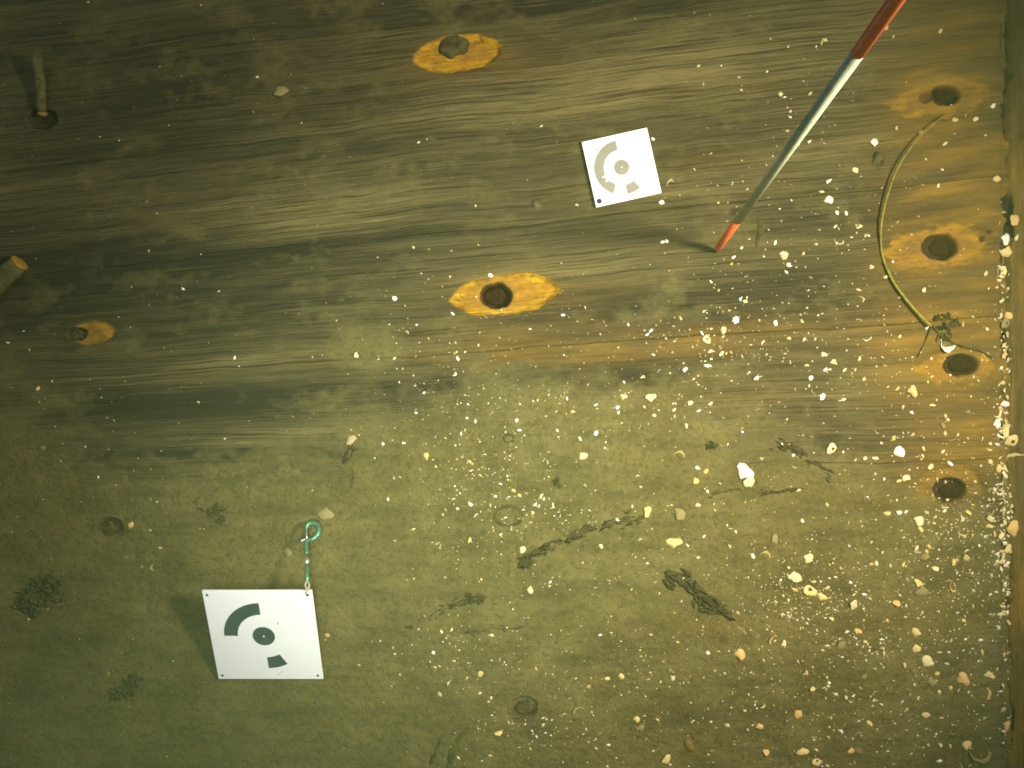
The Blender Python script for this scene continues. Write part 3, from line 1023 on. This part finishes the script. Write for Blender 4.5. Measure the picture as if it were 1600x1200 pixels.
# ------------------------------------------------------------------ shells
def valve_mesh(name, elong, pointed, dome, mat, hole=False, chip=0.0, up=1, seed=0):
    """One valve of a bivalve: outline with a beak, growth ridges, real thickness. Unit size: about 1 long."""
    rnd = random.Random(seed)
    nr_, na = 7, 26
    bm = bmesh.new()

    def outline(a):
        r = 0.5 * (1 + 0.06 * math.sin(2 * a + seed))
        x, y = r * math.cos(a), r * math.sin(a) * elong
        f = math.exp(-((math.remainder(a - math.pi / 2, 2 * math.pi)) / 0.55) ** 2)
        y += pointed * f * 0.22
        x *= 1 - 0.35 * f * pointed
        c_ = chip * max(0, math.sin(a * 2.5 + seed)) * 0.25 + 0.05 * math.sin(a * 5 + seed * 2) + 0.035 * math.sin(a * 9 + seed)
        return x * (1 - c_), y * (1 - c_)
    layers = []
    start = 2 if hole else 0
    for side in (1, -1):
        lay = []
        for i in range(start, nr_ + 1):
            f = i / nr_
            row = []
            for k in range(na):
                a = 2 * math.pi * k / na
                x, y = outline(a)
                z = up * dome * (1 - f ** 2.2) + 0.012 * math.sin(f * 26) * f + side * 0.022
                if side < 0: z -= 0.0
                row.append(bm.verts.new((x * f, y * f + 0.10 * pointed * (1 - f), z)))
                if i == 0: break
            lay.append(row)
        layers.append(lay)
    for li, lay in enumerate(layers):
        for a, b in zip(lay, lay[1:]):
            for k in range(na):
                k2 = (k + 1) % na
                f = (a[0], b[k], b[k2]) if len(a) == 1 else (a[k], b[k], b[k2], a[k2])
                bm.faces.new(f if li == 0 else tuple(reversed(f)))
    o_, i_ = layers[0][-1], layers[1][-1]
    for k in range(na):
        k2 = (k + 1) % na
        bm.faces.new((o_[k], i_[k], i_[k2], o_[k2]))
    if hole:
        o_, i_ = layers[0][0], layers[1][0]
        for k in range(na):
            k2 = (k + 1) % na
            bm.faces.new((o_[k2], i_[k2], i_[k], o_[k]))
    me = bpy.data.meshes.new(name)
    bm.normal_update(); bm.to_mesh(me); bm.free()
    me.materials.append(mat)
    me.shade_smooth()
    return me


def chip_mesh(name, mat, seed):
    rnd = random.Random(seed)
    n = rnd.choice((5, 6, 7))
    bm = bmesh.new()
    el = rnd.uniform(.4, .85)
    lo, hi = [], []
    for k in range(n):
        a = 2 * math.pi * k / n + rnd.uniform(-.3, .3)
        r = .5 * rnd.uniform(.65, 1.05)
        x, y = r * math.cos(a), r * math.sin(a) * el
        b = .10 * math.cos(x * 3)
        lo.append(bm.verts.new((x, y, b - .10))); hi.append(bm.verts.new((x * .93, y * .93, b + rnd.uniform(-.02, .04))))
    cu = bm.verts.new((0, 0, .16)); cl = bm.verts.new((0, 0, .02))
    for k in range(n):
        k2 = (k + 1) % n
        bm.faces.new((lo[k], lo[k2], hi[k2], hi[k])); bm.faces.new((hi[k], hi[k2], cu)); bm.faces.new((lo[k2], lo[k], cl))
    me = bpy.data.meshes.new(name)
    bm.normal_update(); bm.to_mesh(me); bm.free()
    me.materials.append(mat)
    return me


VALVES, CHIPS, RINGS = {}, {}, {}
for c, m_ in SH.items():
    VALVES[c] = [valve_mesh('shell', .72, 1.0, .20, m_, False, 0, 1, 1), valve_mesh('shell', .58, .8, .24, m_, False, .5, 1, 2),
                 valve_mesh('shell', .80, .6, .22, m_, False, .3, -1, 3), valve_mesh('shell', .66, 1.2, .17, m_, False, .9, 1, 4)]
    CHIPS[c] = [chip_mesh('shell_chip', m_, s) for s in range(7)]
    RINGS[c] = valve_mesh('shell', .68, .9, .16, m_, True, .2, 1, 6)

# x, y, size, colour letter, form (v valve, c chip, r ring with a hole), turn in degrees or None
CODE = {'w': 'white', 'c': 'cream', 'y': 'yellow', 'o': 'orange', 'd': 'dull', 'p': 'pink', 'b': 'brown'}
SHELLS = """1017,620,20,c,v,185 974,619,14,c,v,170 910,714,21,c,v,35 1061,714,22,y,v,90 1165,736,36,w,v,140 1171,753,25,c,v,200 1089,752,16,o,v,30
1090,731,12,w,c,0 1104,737,11,o,v,70 1090,790,11,c,v 1013,799,23,y,v,60 1065,802,25,d,v,50 1053,847,29,y,v,180 1074,852,9,w,c 817,858,14,c,v,60 939,853,12,c,c,120
846,775,11,c,c 864,788,8,w,c 832,802,9,y,c 850,780,8,w,c 812,672,9,w,c 1176,870,15,w,c 1196,870,21,o,v,100 1105,767,8,w,c 988,791,7,c,c 964,812,8,w,c 1136,820,7,w,c
1150,830,9,c,c 1100,838,9,w,c 993,870,6,c,c 1005,872,7,c,c 1160,675,9,w,c 1072,665,12,c,c,90 946,700,7,w,c 946,690,6,w,c 906,685,10,w,c 870,672,9,w,c,120 931,677,10,w,c,70
886,623,8,w,c 1022,649,11,c,c 1054,640,11,c,c 1079,629,12,c,c,0 964,637,10,w,c,40 967,645,7,w,c 807,657,9,w,c,60
1285,620,12,w,v,60 1427,610,24,y,v,100 1300,702,23,c,r,20 1372,672,14,w,v 1404,704,23,w,v,120 1352,716,15,c,c 1367,716,13,c,c 1336,719,9,c,c 1442,700,13,c,c,100 1441,712,10,c,c
1454,729,15,c,c,40 1484,724,15,w,c,140 1415,745,15,c,v,150 1405,751,15,y,c 1426,679,10,y,c 1411,635,10,c,c 1425,645,11,w,c 1456,633,12,c,c,160 1512,643,11,d,c 1222,694,9,w,c
1239,711,8,w,c 1247,766,11,c,c 1254,815,12,w,c,120 1212,842,18,d,v,110 1386,802,14,y,c 1406,801,15,w,c,170 1477,798,14,c,c 1512,800,15,y,c 1505,812,15,c,c,10 1437,813,21,c,v,60
1439,827,13,y,c 1432,857,13,c,c 1445,870,18,d,c 1490,878,18,y,c,100 1510,873,22,y,c,130 1461,888,15,c,c,160 1264,873,18,c,v,60 1412,882,10,y,c 1369,881,10,c,c 1392,884,9,c,c
1496,680,10,c,c 1477,677,9,y,c 1474,664,11,d,c 1570,632,15,w,v 1559,645,17,c,v,100 1559,662,17,w,v,95 1575,672,27,c,v,170 1580,688,25,y,r 1592,702,14,c,c 1587,724,40,c,v,45
1561,732,15,y,c,100 1570,742,13,c,c 1547,721,10,c,c 1547,703,9,y,c 1547,693,8,c,c 1585,825,30,o,v,90 1575,857,18,y,v 1547,812,21,c,c 1546,822,19,y,c,0 1565,837,15,c,c 1570,816,13,c,c
1554,834,13,o,c 1572,374,23,w,v,70 1572,395,21,y,v 1588,345,28,o,v,40 1591,372,15,c,c 1566,425,21,c,v,80 1560,438,11,c,c 1565,470,15,c,c 1575,493,15,o,c 1571,506,21,d,r 1540,427,11,c,c,50
1569,555,15,o,c 1579,222,10,o,c 1556,281,12,y,c 1525,186,12,c,c,30 1550,166,13,w,c,35 1594,66,15,d,v 1295,311,18,w,v,110 1311,375,18,c,v,130 1211,380,11,w,c,80 1224,399,17,c,c,55
1232,414,10,w,c 1342,453,11,c,c,160 1344,469,14,c,v,30 1305,354,10,w,c,40 1344,354,10,c,c,35 1357,368,8,w,c 1275,381,8,c,c 1444,453,13,c,c,30 1395,408,9,w,c 1362,418,9,c,c,30
1448,512,12,w,c 1482,538,31,w,v,60 1355,527,16,c,v,50 1212,505,12,w,c,110 1253,502,10,c,c 1257,530,11,c,c,35 1233,529,10,y,c 1287,553,13,c,v,150 1302,566,13,c,c 1289,578,12,w,c
1297,577,9,w,c 1320,578,13,c,c,25 1267,590,10,w,c 1350,592,10,c,c 1342,561,12,c,c,70 1260,571,10,c,c,170 1308,332,9,w,c 1322,333,8,w,c 1384,433,10,c,c,20 1520,495,9,c,c 1542,514,10,c,c
1505,508,9,y,c 1406,525,9,c,c,30 1385,42,14,y,c,60 1396,57,9,y,c 1284,66,10,y,c 1469,49,12,c,c,50 1367,222,17,w,v,80 1336,266,13,c,c 1295,283,14,w,c,40 1265,221,10,w,c,40 1266,146,10,y,c,50
1219,147,10,c,c 1401,200,12,o,c,40 1439,206,11,o,c,35 1492,187,13,y,c,30 1476,225,11,c,c,40 1557,280,14,y,c,25 1466,290,10,c,c 1230,205,8,y,c 1151,500,16,w,v,60 1130,516,15,c,c,75
1105,530,17,c,r,100 1017,516,12,w,c,40 1011,523,8,w,c,40 880,492,10,w,c,10 1034,316,10,w,c,0 901,320,10,w,c,150 1097,521,10,w,c,130 1110,549,12,c,c,50 1127,553,12,c,c,50 1112,561,9,w,c
1105,571,13,w,c 1071,577,14,w,c,50 1146,402,10,w,c 1035,378,9,w,c,10 1042,377,7,w,c 1159,387,8,w,c,30 1192,534,10,w,c 1182,590,14,w,c,20 1004,589,9,c,c 1020,554,10,w,c,150 1111,440,8,w,c
1157,468,8,w,c 982,507,7,w,c 1048,287,15,p,v,100 1020,217,9,w,c,150 550,686,25,p,v,50 665,713,14,y,v,50 650,645,8,w,c 598,693,9,w,c,140 586,716,6,w,c 734,787,16,w,c,150 734,844,15,y,c,90
782,836,9,c,c 729,653,10,w,c,0 773,775,9,w,c 452,862,18,d,v,150 510,803,28,d,v,0 616,467,12,w,v,30 558,555,11,c,v 707,490,11,w,c,140 715,560,10,w,c 766,430,11,w,c,150 440,142,28,d,v,35
690,986,8,c,c 677,1020,8,w,c,120 750,1053,14,y,c,50 779,1145,16,y,c,0 687,1085,11,c,c 701,1066,10,c,c 767,1090,9,c,c 511,993,10,y,c,40 859,910,10,w,c 829,922,15,c,c,120 905,1112,20,y,v,0
995,1122,14,y,v,100 1002,1136,13,d,c 1043,1187,22,y,v,90 970,1057,13,y,v,0 949,1060,13,y,c,0 1052,1060,10,c,c 1157,1021,21,o,v,95 938,992,9,w,c 920,1073,12,o,c,100 1189,1101,14,y,v,0
1187,1136,14,o,v,10 1137,1134,13,w,c,120 1106,1021,10,w,c 1197,1174,13,o,c 1077,1165,29,b,v,120 1242,902,26,c,v,0 1266,920,27,y,r,130 1270,909,13,y,c 1285,931,19,y,v,150 1241,921,13,y,c
1334,946,23,c,c,105 1436,910,20,y,v,150 1440,926,23,d,v,0 1492,916,23,o,v,40 1401,942,16,o,c,145 1299,966,12,y,c,130 1340,985,15,o,v,150 1431,987,18,y,v,155 1210,1001,21,o,v,10
1226,1006,15,c,v 1315,1009,21,d,v,110 1380,1014,12,y,c,130 1431,1014,16,y,v,5 1449,1032,25,c,v,150 1414,1040,13,y,c,140 1506,1061,29,o,v,120 1544,1055,23,y,c,150 1541,1084,21,o,v,100
1577,1025,17,o,v 1535,1020,13,y,c 1247,1117,20,o,v,90 1261,1050,11,o,c 1270,1076,18,y,c,20 1464,1051,11,o,c 1457,1066,15,d,v,165 1446,1117,14,y,v 1567,1109,14,y,c 1574,1134,19,o,v,60
1254,1174,22,y,v,10 1276,1172,9,y,c 1276,1190,18,y,r,0 1330,1174,14,o,v 1340,1170,17,b,v,130 1359,1130,15,y,c,140 1350,1057,13,d,c 1511,1162,20,y,v,70 1530,1172,42,d,v,140 1495,1195,18,y,v,150
1581,1175,15,d,c,150 1577,972,17,y,c,150 1506,969,12,y,c,0 1485,1074,10,o,c 1444,1180,10,y,c 1450,1163,9,y,c 1470,1164,9,y,c 1485,1165,8,y,c 67,701,15,d,v 60,607,10,y,c 242,887,16,d,v,0
222,885,9,d,c 206,821,14,o,v,60 170,1052,9,d,c 1398,1130,8,y,c 1322,1090,8,y,c 1210,955,9,y,c 1222,960,9,c,c 1232,963,10,c,c 1260,973,11,c,c 1270,975,9,w,c""".split()

LANDMARKS = [
    ('rod tip', 1119, 393), ('small white target', 971, 262), ('large tilted target', 410, 990), ('snap hook', 485, 850),
    ('central yellow lens', 790, 460), ('topmost yellow lens', 715, 84), ('oval treenail', 1472, 385), ('square-edged treenail', 1480, 147),
    ('orange-ringed treenail', 1503, 572), ('silted plank-end treenail', 1486, 766), ('big white shell', 1166, 740), ('ring-shaped mark', 795, 806),
    ('ring-shaped shell', 1300, 702), ('thick crooked twig', 1095, 930), ('brown shell', 1077, 1165), ('pink shell', 550, 686), ('faint bottom treenail', 820, 1105),
    ('dense grit patch', 1260, 925), ('small orange patch', 145, 520), ('lowest weed clump', 1592, 935), ('big orange shell', 1506, 1061),
]
NAMED = {(1165, 736): 'biggest white shell, oval, resting against a smaller cream shell', (1171, 753): 'cream shell tucked under the biggest white shell',
         (1300, 702): 'ring-shaped cream shell with an open hole in its middle', (1077, 1165): 'dark brown whole shell near the bottom edge',
         (550, 686): 'pinkish tan shell standing over its stubby dark shadow sliver', (1482, 538): 'large white cupped shell between weed root and orange-ringed treenail',
         (1506, 1061): 'big orange rounded shell among grit near the bottom', (1530, 1172): 'long dull shell slab beside the bottom edge, longest of all shells',
         (1266, 920): 'yellow shell pierced by a small hole in the dense grit patch', (1587, 724): 'big cream shell wedged slanting in the plank-end joint',
         (1427, 610): 'upright yellow shell below the orange-ringed treenail', (440, 142): 'dull tan shell alone on bare wood, left of the topmost yellow lens',
         (1061, 714): 'yellow-brown upright shell left of the biggest white shell', (1053, 847): 'yellow-rimmed cupped shell, widest below the long dark twig',
         (1013, 799): 'yellow fan shell at the tip of the long dark twig', (1065, 802): 'dull ribbed shell right of the fan shell by the long twig',
         (1048, 287): 'pinkish shell against the edge of the small white target'}
ORD = ['nearest', 'second nearest', 'third nearest', 'fourth nearest', 'fifth nearest', 'sixth nearest', 'seventh nearest', 'eighth nearest', 'ninth nearest', 'tenth nearest',
       'eleventh nearest', 'twelfth nearest', 'thirteenth nearest', 'fourteenth nearest', 'fifteenth nearest', 'sixteenth nearest']
DIRS = ['right of', 'above right of', 'above', 'above left of', 'left of', 'below left of', 'below', 'below right of']
rows = []
for s in SHELLS:
    f = s.split(',')
    rows.append((float(f[0]), float(f[1]), float(f[2]), CODE[f[3]], f[4], float(f[5]) if len(f) > 5 else None))
keys = []
for (x, y, sz, c, fm, tn) in rows:
    L = sorted(LANDMARKS, key=lambda l: (l[1] - x) ** 2 + (l[2] - y) ** 2)
    L = next(l for l in L if (l[1] - x) ** 2 + (l[2] - y) ** 2 > 400)
    a = math.degrees(math.atan2(L[2] - y, x - L[1])) % 360
    dr = DIRS[int((a + 22.5) // 45) % 8]
    form = {'v': 'shell', 'c': 'shell chip', 'r': 'pierced shell'}[fm]
    keys.append((c, form, dr, L[0], math.hypot(L[1] - x, L[2] - y)))
random.seed(21)
for i, (x, y, sz, c, fm, tn) in enumerate(rows):
    k = keys[i]
    peers = sorted(q_[4] for q_ in keys if q_[:4] == k[:4])
    lab = f'{k[0]} {k[1]} {k[2]} the {k[3]}'
    if len(peers) > 1: lab += f', {ORD[peers.index(k[4])]}'
    lab = NAMED.get((int(x), int(y)), lab.replace('dull ', 'dull silted '))
    me = random.choice(VALVES[c]) if fm == 'v' else (RINGS[c] if fm == 'r' else random.choice(CHIPS[c]))
    o = bpy.data.objects.new('shell' if fm != 'c' else 'shell_chip', me)
    s_ = sz / 1000 * (1.10 if fm == 'c' else 0.92)
    z = surface(x, y)
    o.location = P(x, y, z + s_ * (.02 if fm == 'c' else 0.0))
    o.scale = (s_, s_ * (1 if fm != 'c' else random.uniform(.75, 1.1)), s_ * random.uniform(.55, .95))
    rz = math.radians(tn if tn is not None else random.uniform(0, 360))
    tl = .6 if fm == 'c' else .4
    if x > 1545 and 300 < y < 900: s_ *= 1.2; o.location = P(x, y, max(z, -.006) + s_ * .02)
    o.rotation_euler = (random.uniform(-tl, tl), random.uniform(-tl, tl), rz)
    COL.objects.link(o)
    tag(o, lab, 'shell', 'shells and shell chips strewn over the planking')

# fine shell grit, far too many to count
clusters = [(760, 780, 62, 50, 420), (870, 800, 50, 30, 110), (1250, 930, 60, 42, 420), (1120, 540, 60, 32, 130), (1500, 830, 60, 50, 560), (725, 1025, 55, 34, 130),
            (1020, 1080, 190, 60, 420), (1400, 1060, 150, 95, 900), (1330, 930, 160, 70, 350), (1480, 900, 60, 60, 250), (790, 640, 90, 40, 150), (1060, 640, 70, 32, 90), (1300, 380, 110, 90, 170), (1150, 330, 90, 120, 90), (1120, 520, 110, 45, 120), (1240, 170, 70, 60, 45),
            (760, 470, 80, 50, 70), (1340, 560, 70, 40, 80), (1440, 680, 70, 60, 110), (830, 1150, 60, 40, 70), (140, 720, 110, 110, 90), (620, 540, 60, 40, 40),
            (1150, 860, 140, 70, 150), (950, 1150, 120, 40, 160), (720, 690, 70, 50, 120)]
pts_l = []
for (cx, cy, sx, sy, n) in clusters:
    pts_l.append(np.stack([RNG.normal(cx, sx, n), RNG.normal(cy, sy, n)], 1))
pts_l.append(np.stack([RNG.uniform(600, 1556, 900), RNG.uniform(480, 1215, 900)], 1))
pts_l.append(np.stack([RNG.uniform(-250, 1556, 520), RNG.uniform(-200, 1300, 520)], 1))
pts_l.append(np.stack([RNG.normal(1572, 12, 420), np.clip(RNG.normal(700, 170, 420), 330, 960)], 1))
pg = np.concatenate(pts_l)
pg = pg[(pg[:, 0] < 1598)]
big = np.exp(RNG.normal(0.70, 0.50, len(pg)))
big = np.where(pg[:, 0] > 1556, big * RNG.uniform(.8, 2.6, len(pg)), big)
big = np.clip(big, 1.0, 7.0) * 1.25 * np.where(pg[:, 0] > 1250, 1.15, 1.0)
xg, yg = pg[:, 0], pg[:, 1]
vg = grain_v(xg, yg)
hz = (wood_height(xg, yg, vg) + np.maximum(0, silt_thickness(xg, yg)))
hz = np.where(xg > PLANK_END, -9, hz)
vco, fcs = [], []
for i in range(len(pg)):
    a = RNG.uniform(0, 6.283); L = big[i] / 2; W = L * RNG.uniform(.2, .75); h_ = L * RNG.uniform(.25, .6)
    ca, sa = math.cos(a), math.sin(a)
    b = len(vco)
    k = 1.0
    for (u, w, q_) in ((-L, 0, 0), (-.2 * L, -W, 0.1), (L, .1 * W, 0), (.1 * L, W, 0.1), (0, 0, 1)):
        vco.append(((xg[i] - 800 + u * ca - w * sa) / 1000, (600 - yg[i] + u * sa + w * ca) / 1000, (hz[i] + 0.3 + q_ * h_) / 1000))
    fcs += [(b, b + 1, b + 4), (b + 1, b + 2, b + 4), (b + 2, b + 3, b + 4), (b + 3, b, b + 4), (b + 3, b + 2, b + 1, b)]
me = bpy.data.meshes.new('shell_grit')
me.from_pydata(vco, [], fcs)
me.materials.append(SH['white']); me.materials.append(SH['cream']); me.materials.append(SH['yellow'])
mi = np.repeat(RNG.choice([0, 1, 2], len(pg), p=[.28, .47, .25]), 5)
me.polygons.foreach_set('material_index', mi.astype(np.int32))
o = bpy.data.objects.new('shell_grit', me); COL.objects.link(o)
tag(o, 'fine broken shell grit sprinkled over silt and wood', None, None, 'stuff')

# pale flakes adrift in the water
vco, fcs = [], []
for i in range(230):
    z = 0.01 + 0.30 * RNG.random() ** 2.2
    c_ = P(RNG.normal(330, 330) if i % 3 else RNG.uniform(0, 1600), RNG.normal(330, 300) if i % 3 else RNG.uniform(0, 1200), z)
    a = RNG.uniform(0, 6.283); L = RNG.uniform(.0007, .0020); W = L * RNG.uniform(.25, .6)
    ca, sa = math.cos(a), math.sin(a)
    b = len(vco)
    for (u, w, q_) in ((-L, 0, 0), (0, -W, 0), (L, 0, 0), (0, W, 0), (0, 0, W * .6), (0, 0, -W * .6)):
        vco.append((c_.x + u * ca - w * sa, c_.y + u * sa + w * ca, c_.z + q_ + u * .3))
    for k in range(4):
        fcs += [(b + k, b + (k + 1) % 4, b + 4), (b + (k + 1) % 4, b + k, b + 5)]
me = bpy.data.meshes.new('drifting_flakes')
me.from_pydata(vco, [], fcs)
M['flake'] = simple('pale_flake', (0.30, 0.28, 0.15), 0.4, 200, 0.8, 0.1, bumpd=0)
o = bpy.data.objects.new('drifting_flakes', me); me.materials.append(M['flake']); COL.objects.link(o)
tag(o, 'pale flakes adrift in the water', None, None, 'stuff')

# ------------------------------------------------------------------ the murky water
bm = bmesh.new()
bmesh.ops.create_cube(bm, size=1.0)
for v_ in bm.verts:
    v_.co = Vector((v_.co.x * 28, v_.co.y * 28, -1.15 if v_.co.z < 0 else 1.30))
hm = bpy.data.materials.new('murky_water')
hm.use_nodes = True
nt = hm.node_tree
for n_ in list(nt.nodes):
    if n_.type != 'OUTPUT_MATERIAL': nt.nodes.remove(n_)
pv = nt.nodes.new('ShaderNodeVolumePrincipled')
pv.inputs['Color'].default_value = (0.36, 0.56, 0.24, 1)
pv.inputs['Density'].default_value = 0.115
pv.inputs['Anisotropy'].default_value = 0.35
nt.links.new(pv.outputs[0], nt.nodes['Material Output'].inputs['Volume'])
hz_o = bm_obj('haze', bm, hm, smooth=False)
tag(hz_o, 'murky green water', None, None, 'stuff')
